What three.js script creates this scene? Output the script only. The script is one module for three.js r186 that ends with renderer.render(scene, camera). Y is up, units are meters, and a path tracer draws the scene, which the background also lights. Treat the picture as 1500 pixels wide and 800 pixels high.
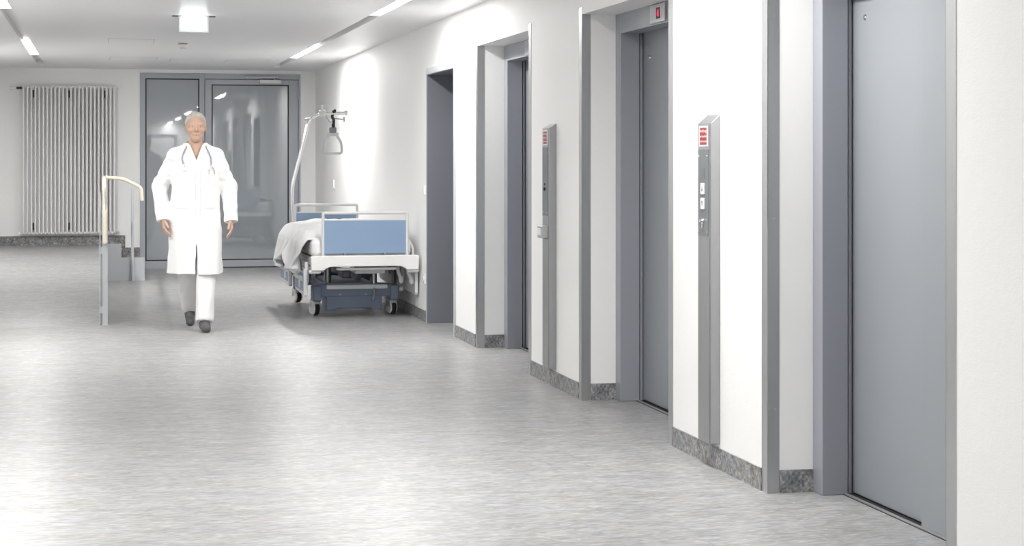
import * as THREE from 'three';
import { mergeGeometries, mergeVertices } from 'three/addons/utils/BufferGeometryUtils.js';
import { RoundedBoxGeometry } from 'three/addons/geometries/RoundedBoxGeometry.js';
import { RectAreaLightUniformsLib } from 'three/addons/lights/RectAreaLightUniformsLib.js';
import { FontLoader } from 'three/addons/loaders/FontLoader.js';
import { TextGeometry } from 'three/addons/geometries/TextGeometry.js';

// ------------------------------------------------------------------ camera, exposure, lights
const scene = new THREE.Scene();
scene.background = new THREE.Color(0x000000);
const FOCAL = 2600, HORIZON = 233, YAW = Math.atan(602 / FOCAL);
const camera = new THREE.PerspectiveCamera(2 * Math.atan(400 / FOCAL) * 180 / Math.PI, 1500 / 800, 0.05, 200);
camera.position.set(0, 1.4, 0);
camera.rotation.y = -YAW;
camera.setViewOffset(1500, 800, 0, 400 - HORIZON, 1500, 800);
scene.add(camera);
const renderer = new THREE.WebGLRenderer({ antialias: true });
renderer.toneMapping = THREE.LinearToneMapping;
renderer.toneMappingExposure = 1.95;
renderer.shadowMap.enabled = true;
RectAreaLightUniformsLib.init();
const LAMP_RADIANCE = 62, LAMP_COLOR = new THREE.Color().setRGB(1.0, 0.985, 0.955);
const CEIL = 2.545, WALL = 2.72, LEFT = -1.45, BACK = -23.1, FRONT = 12;
const LAMP_W = 0.088, STRIP_X = [-0.71, 2.13];
const LAMP_Z = [-20.2, -14.06, -7.92, -1.78, 4.36, 10.2].map(z => [z, Math.min(z + 1.75, 11.9)]);
for (const sx of STRIP_X) for (const [za, zb] of LAMP_Z) {
  const l = new THREE.RectAreaLight(LAMP_COLOR, LAMP_RADIANCE, LAMP_W, zb - za);
  l.name = 'strip_lamp_light';
  l.position.set(sx, CEIL - 0.001, (za + zb) / 2);
  l.rotation.x = -Math.PI / 2;
  scene.add(l);
}

// ------------------------------------------------------------------ helpers
function rng(seed) { let s = seed >>> 0; return () => { s = (s + 0x6D2B79F5) | 0; let t = Math.imul(s ^ (s >>> 15), 1 | s); t = (t + Math.imul(t ^ (t >>> 7), 61 | t)) ^ t; return ((t ^ (t >>> 14)) >>> 0) / 4294967296; }; }
const clamp = (v, a, b) => Math.max(a, Math.min(b, v)), lerp = (a, b, t) => a + (b - a) * t;
const sstep = (a, b, v) => { const t = clamp((v - a) / (b - a), 0, 1); return t * t * (3 - 2 * t); };
// tiling value noise
function makeNoise(seed) {
  const r = rng(seed), N = 256, tab = new Float32Array(N * N);
  for (let i = 0; i < N * N; i++) tab[i] = r();
  return (x, y, px, py) => {
    const xi = Math.floor(x), yi = Math.floor(y), fx = x - xi, fy = y - yi;
    const u = fx * fx * (3 - 2 * fx), v = fy * fy * (3 - 2 * fy);
    const m = (a, p) => ((a % p) + p) % p;
    const x0 = m(xi, px) & 255, x1 = m(xi + 1, px) & 255, y0 = m(yi, py) & 255, y1 = m(yi + 1, py) & 255;
    return lerp(lerp(tab[y0 * N + x0], tab[y0 * N + x1], u), lerp(tab[y1 * N + x0], tab[y1 * N + x1], u), v);
  };
}
function dataTex(n, fn, srgb, repX = 1, repY = 1) {
  const d = new Uint8Array(n * n * 4);
  for (let j = 0; j < n; j++) for (let i = 0; i < n; i++) {
    const c = fn(i / n, j / n, i, j), k = (j * n + i) * 4;
    d[k] = clamp(c[0] * 255, 0, 255); d[k + 1] = clamp(c[1] * 255, 0, 255); d[k + 2] = clamp(c[2] * 255, 0, 255); d[k + 3] = 255;
  }
  const t = new THREE.DataTexture(d, n, n, THREE.RGBAFormat);
  t.wrapS = t.wrapT = THREE.RepeatWrapping; t.magFilter = THREE.LinearFilter; t.minFilter = THREE.LinearMipmapLinearFilter; t.generateMipmaps = true;
  if (srgb) t.colorSpace = THREE.SRGBColorSpace;
  t.repeat.set(repX, repY); t.needsUpdate = true;
  return t;
}
// linoleum: grey base with light and dark flakes drawn out across the corridor
function lino(seed, base, amp, warm, aniso, n, cells) {
  const f = [0, 1, 2, 3, 4].map(k => makeNoise(seed + k));
  const c = q => [Math.max(2, Math.round(cells * q / aniso)), Math.round(cells * q)];
  const [A, a2] = c(1), [B, b2] = c(0.5), [C, c2] = c(0.17), [D, d2] = c(1.3), [E, e2] = c(0.06);
  return dataTex(n, (u, v) => {
    const w = (f[4](u * 24, v * 24, 24, 24) - 0.5) * 1.2;
    const a = f[0](u * A + w, v * a2 + w, A, a2) - 0.5, b = f[1](u * B + w, v * b2 - w, B, b2) - 0.5, d = f[2](u * C, v * c2, C, c2) - 0.5, l = f[4](u * E, v * e2, E, e2) - 0.5;
    const e = f[3](u * D + w, v * d2, D, d2);
    let g = base + amp * (0.7 * a + 0.55 * b + 0.35 * d + 0.16 * l);
    g += e > 0.86 ? amp * (e - 0.86) * 4 : e < 0.12 ? -amp * (0.12 - e) * 3 : 0;
    const t = (f[1](u * B + 7, v * b2 + 3, B, b2) - 0.5) * warm + (f[3](u * C + 5, v * c2 + 9, C, c2) - 0.5) * warm;
    return [g + t * 0.8, g + t * 0.3, g - t * 0.7];
  }, true);
}
const weave = (() => { const f = makeNoise(77), g = makeNoise(78); return dataTex(512, (u, v) => { const a = 0.5 + 0.2 * (f(u * 256, v * 64, 256, 64) - 0.5) + 0.2 * (f(u * 64, v * 256, 64, 256) - 0.5) + 0.35 * (g(u * 24, v * 24, 24, 24) - 0.5); return [a, a, a]; }); })();
const brushed = (() => { const f = makeNoise(91), g = makeNoise(92); return dataTex(512, (u, v) => { const a = 0.32 + 0.10 * (f(u * 240, v * 6, 240, 6) - 0.5) + 0.05 * (g(u * 40, v * 20, 40, 20) - 0.5); return [a, a, a]; }); })();
function rep(t, x, y) { const c = t.clone(); c.repeat.set(x, y); c.needsUpdate = true; return c; }
const lin = (r, g, b) => new THREE.Color().setRGB(r, g, b);
const std = o => new THREE.MeshStandardMaterial(o), phy = o => new THREE.MeshPhysicalMaterial(o);

const floorMap = lino(11, 0.62, 0.17, 0.024, 3.0, 2048, 240);
const skirtMap = lino(31, 0.535, 0.32, 0.05, 1, 1024, 80);
const M = {
  floor: phy({ map: rep(floorMap, 1 / 1.7, 1 / 1.7), roughness: 0.37, specularIntensity: 0.75, bumpMap: rep(floorMap, 1 / 1.7, 1 / 1.7), bumpScale: 0.0002 }),
  skirt: std({ map: rep(skirtMap, 1 / 0.7, 1 / 0.7), roughness: 0.5 }),
  wall: std({ color: lin(0.89, 0.89, 0.885), roughness: 0.62, bumpMap: rep(weave, 1.4, 1.4), bumpScale: 0.001 }),
  ceil: phy({ color: lin(0.83, 0.83, 0.84), roughness: 0.40 }),
  channel: std({ color: lin(0.85, 0.85, 0.86), roughness: 0.35 }),
  diffuser: std({ color: lin(0.8, 0.8, 0.8), emissive: lin(1, 0.985, 0.955), emissiveIntensity: 4, roughness: 0.5 }),
  paint: phy({ color: lin(0.305, 0.315, 0.355), roughness: 0.27 }),
  paintLeaf: phy({ color: lin(0.275, 0.295, 0.32), roughness: 0.33 }),
  paintDark: phy({ color: lin(0.16, 0.17, 0.195), roughness: 0.42 }),
  frameAlu: phy({ color: lin(0.40, 0.42, 0.465), roughness: 0.38 }),
  steel: phy({ color: lin(0.47, 0.475, 0.485), metalness: 0.9, roughness: 0.34, roughnessMap: null }),
  steelSoft: phy({ color: lin(0.43, 0.435, 0.445), metalness: 0.65, roughness: 0.42 }),
  chrome: phy({ color: lin(0.75, 0.75, 0.76), metalness: 1, roughness: 0.12 }),
  black: std({ color: lin(0.018, 0.018, 0.02), roughness: 0.6 }),
  rubber: std({ color: lin(0.02, 0.02, 0.022), roughness: 0.7 }),
  architrave: phy({ color: lin(0.50, 0.515, 0.545), roughness: 0.3 }),
  gasket: std({ color: lin(0.02, 0.02, 0.024), roughness: 0.6 }),
  glass: phy({ color: lin(0.32, 0.345, 0.37), roughness: 0.015, ior: 1.9, clearcoat: 0.3, clearcoatRoughness: 0.01 }),
  radiator: phy({ color: lin(0.84, 0.84, 0.845), roughness: 0.35 }),
  plastic: phy({ color: lin(0.80, 0.80, 0.795), roughness: 0.38 }),
  greyPlastic: phy({ color: lin(0.55, 0.57, 0.60), roughness: 0.4 }),
  cream: phy({ color: lin(0.78, 0.73, 0.60), roughness: 0.35 }),
  railGrey: phy({ color: lin(0.47, 0.485, 0.51), roughness: 0.45 }),
  stringer: phy({ color: lin(0.50, 0.515, 0.545), roughness: 0.45 }),
  bedBlue: phy({ color: lin(0.165, 0.205, 0.29), roughness: 0.45 }),
  bedPanel: phy({ color: lin(0.24, 0.34, 0.49), roughness: 0.35 }),
  railPanel: phy({ color: lin(0.22, 0.29, 0.42), roughness: 0.4 }),
  linen: std({ color: lin(0.86, 0.86, 0.865), roughness: 0.9 }),
  mattress: std({ color: lin(0.82, 0.82, 0.83), roughness: 0.9 }),
  coat: std({ color: lin(0.86, 0.86, 0.86), roughness: 0.9 }),
  trousers: std({ color: lin(0.80, 0.80, 0.80), roughness: 0.9 }),
  skin: phy({ color: lin(0.56, 0.36, 0.27), roughness: 0.55 }),
  lips: phy({ color: lin(0.42, 0.19, 0.16), roughness: 0.5 }),
  hair: std({ color: lin(0.52, 0.49, 0.45), roughness: 0.85 }),
  shoe: std({ color: lin(0.10, 0.10, 0.105), roughness: 0.6 }),
  tube: phy({ color: lin(0.30, 0.32, 0.37), roughness: 0.4 }),
  eye: phy({ color: lin(0.55, 0.5, 0.47), roughness: 0.3 }),
  red: std({ color: lin(0.5, 0.03, 0.04), roughness: 0.5 }),
  joint: std({ color: lin(0.25, 0.25, 0.26), roughness: 0.8 }),
};
for (const k of ['steel', 'steelSoft']) { M[k].roughnessMap = rep(brushed, 3, 1); M[k].roughness = 1.15; M[k].metalness = k === 'steel' ? 0.9 : 0.65; }

// boxes carry uv in metres
function bx(x0, x1, y0, y1, z0, z1) {
  const g = new THREE.BoxGeometry(x1 - x0, y1 - y0, z1 - z0);
  g.translate((x0 + x1) / 2, (y0 + y1) / 2, (z0 + z1) / 2);
  return metreUV(g);
}
function metreUV(g) {
  const p = g.attributes.position, n = g.attributes.normal, uv = new Float32Array(p.count * 2);
  for (let i = 0; i < p.count; i++) {
    const ax = Math.abs(n.getX(i)), ay = Math.abs(n.getY(i)), az = Math.abs(n.getZ(i));
    if (ax >= ay && ax >= az) { uv[2 * i] = p.getZ(i); uv[2 * i + 1] = p.getY(i); }
    else if (ay >= az) { uv[2 * i] = p.getX(i); uv[2 * i + 1] = p.getZ(i); }
    else { uv[2 * i] = p.getX(i); uv[2 * i + 1] = p.getY(i); }
  }
  g.setAttribute('uv', new THREE.BufferAttribute(uv, 2));
  return g;
}
function rb(x0, x1, y0, y1, z0, z1, r = 0.004, s = 2) {
  const g = new RoundedBoxGeometry(x1 - x0, y1 - y0, z1 - z0, s, Math.min(r, (x1 - x0) / 2.01, (y1 - y0) / 2.01, (z1 - z0) / 2.01));
  g.translate((x0 + x1) / 2, (y0 + y1) / 2, (z0 + z1) / 2);
  return metreUV(g);
}
const flat = g => { const a = g.index ? g.toNonIndexed() : g; for (const k of Object.keys(a.attributes)) if (!['position', 'normal', 'uv'].includes(k)) a.deleteAttribute(k); if (!a.attributes.uv) a.setAttribute('uv', new THREE.BufferAttribute(new Float32Array(a.attributes.position.count * 2), 2)); return a; };
const merge = (...gs) => mergeGeometries(gs.flat().map(flat));
const V = (x, y, z) => new THREE.Vector3(x, y, z);
function cyl(a, b, r, r2 = r, seg = 16) {
  const A = V(...a), B = V(...b), d = B.clone().sub(A), g = new THREE.CylinderGeometry(r2, r, d.length(), seg);
  g.applyQuaternion(new THREE.Quaternion().setFromUnitVectors(V(0, 1, 0), d.clone().normalize()));
  g.translate(...A.add(B).multiplyScalar(0.5).toArray());
  return g;
}
function tube(pts, r, seg = 48, rad = 12, closed = false, tension = 0.2) {
  return new THREE.TubeGeometry(new THREE.CatmullRomCurve3(pts.map(p => V(...p)), closed, 'catmullrom', tension), seg, r, rad, closed);
}
// polyline tube with rounded bends, swept ring by ring
function bend(pts, r, cr = 0.04, rad = 12) {
  const P = pts.map(p => V(...p)), C = [P[0]];
  for (let i = 1; i < P.length - 1; i++) {
    const a = P[i].clone().sub(P[i - 1]), b = P[i + 1].clone().sub(P[i]), c = Math.min(cr, a.length() / 2.05, b.length() / 2.05);
    const p1 = P[i].clone().sub(a.normalize().multiplyScalar(c)), p2 = P[i].clone().add(b.normalize().multiplyScalar(c));
    for (let k = 0; k <= 6; k++) { const t = k / 6; C.push(p1.clone().multiplyScalar((1 - t) * (1 - t)).addScaledVector(P[i], 2 * t * (1 - t)).addScaledVector(p2, t * t)); }
  }
  C.push(P[P.length - 1]);
  const T = C.map((p, i) => C[Math.min(i + 1, C.length - 1)].clone().sub(C[Math.max(i - 1, 0)]).normalize());
  let N = Math.abs(T[0].y) < 0.9 ? V(0, 1, 0) : V(1, 0, 0); N.addScaledVector(T[0], -N.dot(T[0])).normalize();
  const pos = [], nor = [], idx = [];
  C.forEach((p, i) => {
    N.addScaledVector(T[i], -N.dot(T[i])).normalize(); const B = new THREE.Vector3().crossVectors(T[i], N);
    for (let k = 0; k < rad; k++) { const a = 2 * Math.PI * k / rad, n = N.clone().multiplyScalar(Math.cos(a)).addScaledVector(B, Math.sin(a)); nor.push(n.x, n.y, n.z); pos.push(p.x + n.x * r, p.y + n.y * r, p.z + n.z * r); }
  });
  for (let i = 0; i < C.length - 1; i++) for (let k = 0; k < rad; k++) { const a = i * rad + k, b = i * rad + (k + 1) % rad; idx.push(a, b, a + rad, b, b + rad, a + rad); }
  const g = new THREE.BufferGeometry(); g.setAttribute('position', new THREE.Float32BufferAttribute(pos, 3)); g.setAttribute('normal', new THREE.Float32BufferAttribute(nor, 3)); g.setIndex(idx);
  const caps = [pts[0], pts[pts.length - 1]].map(p => { const q = new THREE.SphereGeometry(r * 0.995, rad, 8); q.translate(...p); return q; });
  return merge(g, caps);
}
function ext(pts, depth, bevel = 0) { // polygon in xy, extruded along z from 0
  const s = new THREE.Shape(pts.map(p => new THREE.Vector2(p[0], p[1])));
  return new THREE.ExtrudeGeometry(s, { depth, bevelEnabled: bevel > 0, bevelThickness: bevel, bevelSize: bevel, bevelOffset: -bevel, bevelSegments: 2, curveSegments: 8 });
}
const used = {};
function numbered(n) { if (!(n in used)) { used[n] = 0; return n; } used[n]++; return n + '_' + String(used[n]).padStart(3, '0'); }
function sh(o) { o.castShadow = o.receiveShadow = true; return o; }
function thing(name, label, category, base = [0, 0, 0], group) {
  const o = new THREE.Group(); o.name = numbered(name); o.position.set(...base); o.userData = { label, category };
  if (group) o.userData.group = group;
  scene.add(o); return o;
}
function originOf(o) { const p = V(0, 0, 0); while (o && o !== scene) { p.add(o.position); o = o.parent; } return p; }
// geometry is given in world metres; the part is stored relative to its thing
function part(name, geo, mat, parent, label) {
  const g = Array.isArray(geo) ? merge(geo) : geo, o = originOf(parent);
  g.translate(-o.x, -o.y, -o.z);
  const m = sh(new THREE.Mesh(g, mat)); m.name = name; if (label) m.userData.label = label;
  parent.add(m); return m;
}
function single(name, geo, mat, label, category, base = [0, 0, 0], group) {
  const g = Array.isArray(geo) ? merge(geo) : geo; g.translate(-base[0], -base[1], -base[2]);
  const m = sh(new THREE.Mesh(g, mat)); m.name = numbered(name); m.position.set(...base); m.userData = { label, category };
  if (group) m.userData.group = group;
  scene.add(m); return m;
}
function struct(name, geo, mat, label) {
  const m = sh(new THREE.Mesh(Array.isArray(geo) ? merge(geo) : geo, mat)); m.name = name; m.userData = { kind: 'structure', label }; scene.add(m); return m;
}
function structGroup(name, label, base = [0, 0, 0]) { const o = new THREE.Group(); o.name = name; o.position.set(...base); o.userData = { kind: 'structure', label }; scene.add(o); return o; }

// ------------------------------------------------------------------ the room
const LIFT = [-12.87, -9.94, -6.997].map(z => ({ far: z, near: z + 1.615 }));
const DOOR0 = { far: -14.93, near: -13.72, top: 2.165 };
const OUT = 3.45, REC = 2.24;
const RAMP0 = -15.3, RAMP1 = -20.9, PLAT = 0.31, RX = 0.03;
struct('floor', bx(LEFT - 0.2, OUT, -0.15, 0, BACK - 0.3, FRONT + 0.2), M.floor, 'pale grey mottled linoleum floor');
{
  const g = [];
  const ed = [[FRONT, 'w']];
  const openings = [...LIFT.map(l => [l.far, l.near, REC]), [DOOR0.far, DOOR0.near, DOOR0.top]].sort((a, b) => a[0] - b[0]);
  let z = BACK - 0.2;
  for (const [a, b, t] of openings) { g.push(bx(WALL, OUT, 0, CEIL + 0.1, z, a)); g.push(bx(WALL, OUT, t, CEIL + 0.1, a, b)); z = b; }
  g.push(bx(WALL, OUT, 0, CEIL + 0.1, z, FRONT + 0.2));
  // closing wall of the shafts behind the lift doors and the doorway
  for (const [a, b, t] of openings) g.push(bx(OUT - 0.05, OUT + 0.05, 0, t, a, b));
  struct('wall_right', g, M.wall, 'white textured wall with lift recesses');
}
struct('wall_left', bx(LEFT - 0.15, LEFT, 0, CEIL + 0.1, BACK - 0.2, FRONT + 0.2), M.wall, 'white textured wall');
const DX0 = 0.483, DX1 = 2.525, DTOP = 2.5;
struct('wall_back', [bx(LEFT, DX0, 0, CEIL + 0.1, BACK - 0.2, BACK), bx(DX1, WALL, 0, CEIL + 0.1, BACK - 0.2, BACK), bx(DX0, DX1, DTOP, CEIL + 0.1, BACK - 0.2, BACK), bx(DX0, DX1, 0, DTOP, BACK - 0.22, BACK - 0.16)], M.wall, 'white end wall around a glazed door');
struct('wall_front', bx(LEFT, WALL, 0, CEIL + 0.1, FRONT, FRONT + 0.2), M.wall, 'white end wall behind the viewer');
{
  const d = structGroup('door_2', 'white double door in the end wall behind the viewer', [0.3, 0, FRONT - 0.04]);
  part('door_frame', [bx(0.22, 0.3, 0, 2.2, FRONT - 0.05, FRONT), bx(1.24, 1.39, 0, 2.1, FRONT - 0.05, FRONT), bx(2.3, 2.38, 0, 2.2, FRONT - 0.05, FRONT), bx(0.3, 2.3, 2.1, 2.2, FRONT - 0.05, FRONT)], M.paint, d);
  part('door_leaf', rb(0.3, 1.24, 0.01, 2.1, FRONT - 0.04, FRONT), M.plastic, d);
  part('door_leaf', rb(1.39, 2.3, 0.01, 2.1, FRONT - 0.04, FRONT), M.plastic, d);
}
// ceiling slabs leave two open channels for the lamps
{
  const h = LAMP_W / 2 + 0.001, e = [LEFT - 0.15, STRIP_X[0] - h, STRIP_X[0] + h, STRIP_X[1] - h, STRIP_X[1] + h, OUT];
  const SZ = -22.2;
  struct('ceiling', [bx(e[0], e[1], CEIL, CEIL + 0.12, BACK - 0.2, FRONT + 0.2), bx(e[2], e[3], CEIL, CEIL + 0.12, BACK - 0.2, FRONT + 0.2), bx(e[4], e[5], CEIL, CEIL + 0.12, BACK - 0.2, FRONT + 0.2),
    bx(e[1], e[2], CEIL, CEIL + 0.12, BACK - 0.2, SZ), bx(e[3], e[4], CEIL, CEIL + 0.12, BACK - 0.2, SZ)], M.ceil, 'smooth white ceiling');
  const names = ['left strip over the ramp', 'right strip along the lift wall'];
  STRIP_X.forEach((sx, i) => {
    const t = thing('ceiling_light_channel', ['recessed metal ceiling channel above the ramp and radiator', 'recessed metal ceiling channel running along the elevator wall'][i], 'light channel', [sx, CEIL, -5]);
    part('channel_top', bx(sx - h, sx + h, CEIL + 0.05, CEIL + 0.1, SZ, FRONT), M.channel, t);
    LAMP_Z.forEach(([a, b]) => part('diffuser', bx(sx - LAMP_W / 2 + 0.002, sx + LAMP_W / 2 - 0.002, CEIL + 0.004, CEIL + 0.049, a, b), M.diffuser, t, 'glowing white lamp diffuser'));
  });
}
// skirting of mottled linoleum
const SK = 0.095, ST = 0.008;
{
  const g = []; let z = BACK;
  const stops = [[DOOR0.far - 0.0, DOOR0.near], ...LIFT.map(l => [l.far - 0.066, l.near + 0.066])];
  for (const [a, b] of stops) { g.push(bx(WALL - ST, WALL + 0.002, 0, SK, z, a)); z = b; }
  g.push(bx(WALL - ST, WALL + 0.002, 0, SK, z, FRONT));
  for (const l of LIFT) { g.push(bx(WALL + 0.05, 2.92, 0, SK, l.far - 0.002, l.far + ST)); g.push(bx(WALL + 0.05, 2.92, 0, SK, l.near - ST, l.near + 0.002)); }
  struct('baseboard_right', g, M.skirt, 'grey brown mottled linoleum skirting');
}
struct('baseboard_left', [bx(LEFT - 0.002, LEFT + ST, 0, SK, RAMP0, FRONT)], M.skirt, 'mottled linoleum skirting');
struct('baseboard_back', [bx(LEFT, 0.23, PLAT, 0.43, BACK - 0.002, BACK + ST), bx(0.23, 0.30, 0.155, 0.43, BACK - 0.002, BACK + ST), bx(0.30, DX0, 0.155, 0.275, BACK - 0.002, BACK + ST), bx(DX1, WALL, 0, SK, BACK - 0.002, BACK + ST)], M.skirt, 'stepped mottled linoleum skirting');
// ramp, landing and two steps
{
  const prof = [[-RAMP0, 0], [-RAMP1, PLAT], [-BACK, PLAT], [-BACK, -0.02], [-RAMP0, -0.02]];
  const g = ext(prof, RX - LEFT); // x' = -z, y, z' -> x
  g.applyMatrix4(new THREE.Matrix4().makeBasis(V(0, 0, -1), V(0, 1, 0), V(1, 0, 0))); g.translate(LEFT, 0, 0);
  g.computeVertexNormals(); metreUV(g);
  struct('ramp', g, M.floor, 'pale linoleum ramp rising to a landing');
  const s = structGroup('stairs', 'two grey steps from landing to glazed door', [0.26, 0, -22]);
  part('landing_edge', bx(RX, 0.23, 0, PLAT, BACK, RAMP1 - 0.0), M.floor, s);
  part('step', bx(0.23, 0.485, 0, 0.155, BACK, RAMP1 - 0.0), M.floor, s);
  const st = ext([[RX + 0.001, 0], [0.491, 0], [0.491, 0.267], [0.229, 0.267], [0.229, 0.427], [RX + 0.001, 0.427]], 0.02);
  st.translate(0, 0, RAMP1); part('stringer', metreUV(st), M.stringer, s, 'light grey stepped side panel');
}

// ------------------------------------------------------------------ glazed door at the end
{
  const d = structGroup('door_1', 'grey framed glazed door with a side pane', [1.5, 0, BACK]);
  const zf = BACK + 0.012, zb = BACK - 0.1;
  part('door_frame', [rb(DX0, 0.551, 0, DTOP, zb, zf), rb(1.229, 1.295, 0, DTOP, zb, zf), rb(2.5, DX1, 0, DTOP, zb, zf), rb(0.551, 1.229, 2.43, DTOP, zb, zf, 0.001), rb(1.295, 2.5, 2.43, DTOP, zb, zf, 0.001), rb(0.551, 1.229, 0.0, 0.098, zb, zf, 0.001)], M.frameAlu, d);
  const lf = part('door_leaf', [rb(1.301, 1.385, 0.012, 2.424, zb, zf - 0.004), rb(2.374, 2.495, 0.012, 2.424, zb, zf - 0.004), rb(1.385, 2.374, 2.36, 2.424, zb, zf - 0.004, 0.001), rb(1.385, 2.374, 0.012, 0.097, zb, zf - 0.004, 0.001)], M.frameAlu, d);
  const gk = (x0, x1, y0, y1, p) => part('gasket', [bx(x0, x0 + 0.014, y0, y1, zb + 0.05, zf - 0.012), bx(x1 - 0.014, x1, y0, y1, zb + 0.05, zf - 0.012), bx(x0 + 0.014, x1 - 0.014, y0, y0 + 0.014, zb + 0.05, zf - 0.012), bx(x0 + 0.014, x1 - 0.014, y1 - 0.014, y1, zb + 0.05, zf - 0.012)], M.gasket, p, 'black rubber glazing seal');
  gk(0.551, 1.229, 0.098, 2.43, d); gk(1.385, 2.374, 0.097, 2.36, lf);
  part('pane', bx(0.552, 1.228, 0.099, 2.429, zf - 0.034, zf - 0.022), M.glass, d, 'grey frosted glass side pane');
  part('pane', bx(1.386, 2.373, 0.098, 2.359, zf - 0.034, zf - 0.022), M.glass, lf, 'grey frosted glass door pane');
  part('threshold', bx(1.295, 2.5, 0, 0.01, zb, zf), M.black, d);
  const c = part('door_closer', rb(1.995, 2.275, 2.372, 2.425, zf - 0.004, zf + 0.045, 0.006), M.steelSoft, lf, 'silver door closer body');
  part('closer_rail', [rb(1.82, 2.255, 2.448, 2.472, zf, zf + 0.03, 0.008), bx(1.815, 1.825, 2.446, 2.474, zf, zf + 0.032)], M.steelSoft, d);
  part('closer_arm', [cyl([2.19, 2.435, zf + 0.02], [1.85, 2.446, zf + 0.02], 0.006), cyl([2.19, 2.42, zf + 0.02], [2.19, 2.45, zf + 0.02], 0.012)], M.steel, d);
  for (const y of [2.24, 1.2, 0.25]) part('hinge', [cyl([2.4975, y - 0.06, zf + 0.008], [2.4975, y - 0.002, zf + 0.008], 0.011), cyl([2.4975, y + 0.002, zf + 0.008], [2.4975, y + 0.06, zf + 0.008], 0.011)], M.frameAlu, d);
  part('door_lock', [rb(1.315, 1.345, 1.0, 1.2, zf - 0.005, zf + 0.004), bend([[1.33, 1.12, zf], [1.33, 1.12, zf + 0.05], [1.45, 1.12, zf + 0.05]], 0.009, 0.02)], M.steelSoft, lf, 'steel lever handle');
}

// ------------------------------------------------------------------ plain doorway in the lift wall
{
  const { far, near, top } = DOOR0, d = structGroup('door_3', 'dark grey painted steel doorway', [WALL, 0, (far + near) / 2]);
  const x0 = WALL - 0.012, x1 = WALL + 0.36;
  part('door_frame', [rb(x0, x1, 0, top + 0.0, far, far + 0.03, 0.003), rb(x0, x1, 0, top, near - 0.03, near, 0.003), rb(x0, x1, top - 0.05, top, far + 0.03, near - 0.03, 0.001)], M.paintDark, d);
  part('architrave', [rb(x0 - 0.004, x0 + 0.02, 0, top + 0.008, far - 0.006, far + 0.014, 0.002), rb(x0 - 0.004, x0 + 0.02, 0, top + 0.008, near - 0.014, near + 0.02, 0.002), rb(x0 - 0.004, x0 + 0.02, top - 0.045, top + 0.008, far + 0.014, near - 0.014, 0.001)], M.architrave, d);
  part('door_leaf', rb(x1 - 0.05, x1, 0.005, top - 0.05, far + 0.03, near - 0.03), M.paintDark, d);
  part('door_handle', bend([[x1 - 0.05, 1.05, near - 0.14], [x1 - 0.1, 1.05, near - 0.14], [x1 - 0.1, 1.05, near - 0.26]], 0.01, 0.02), M.steel, d);
}

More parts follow.
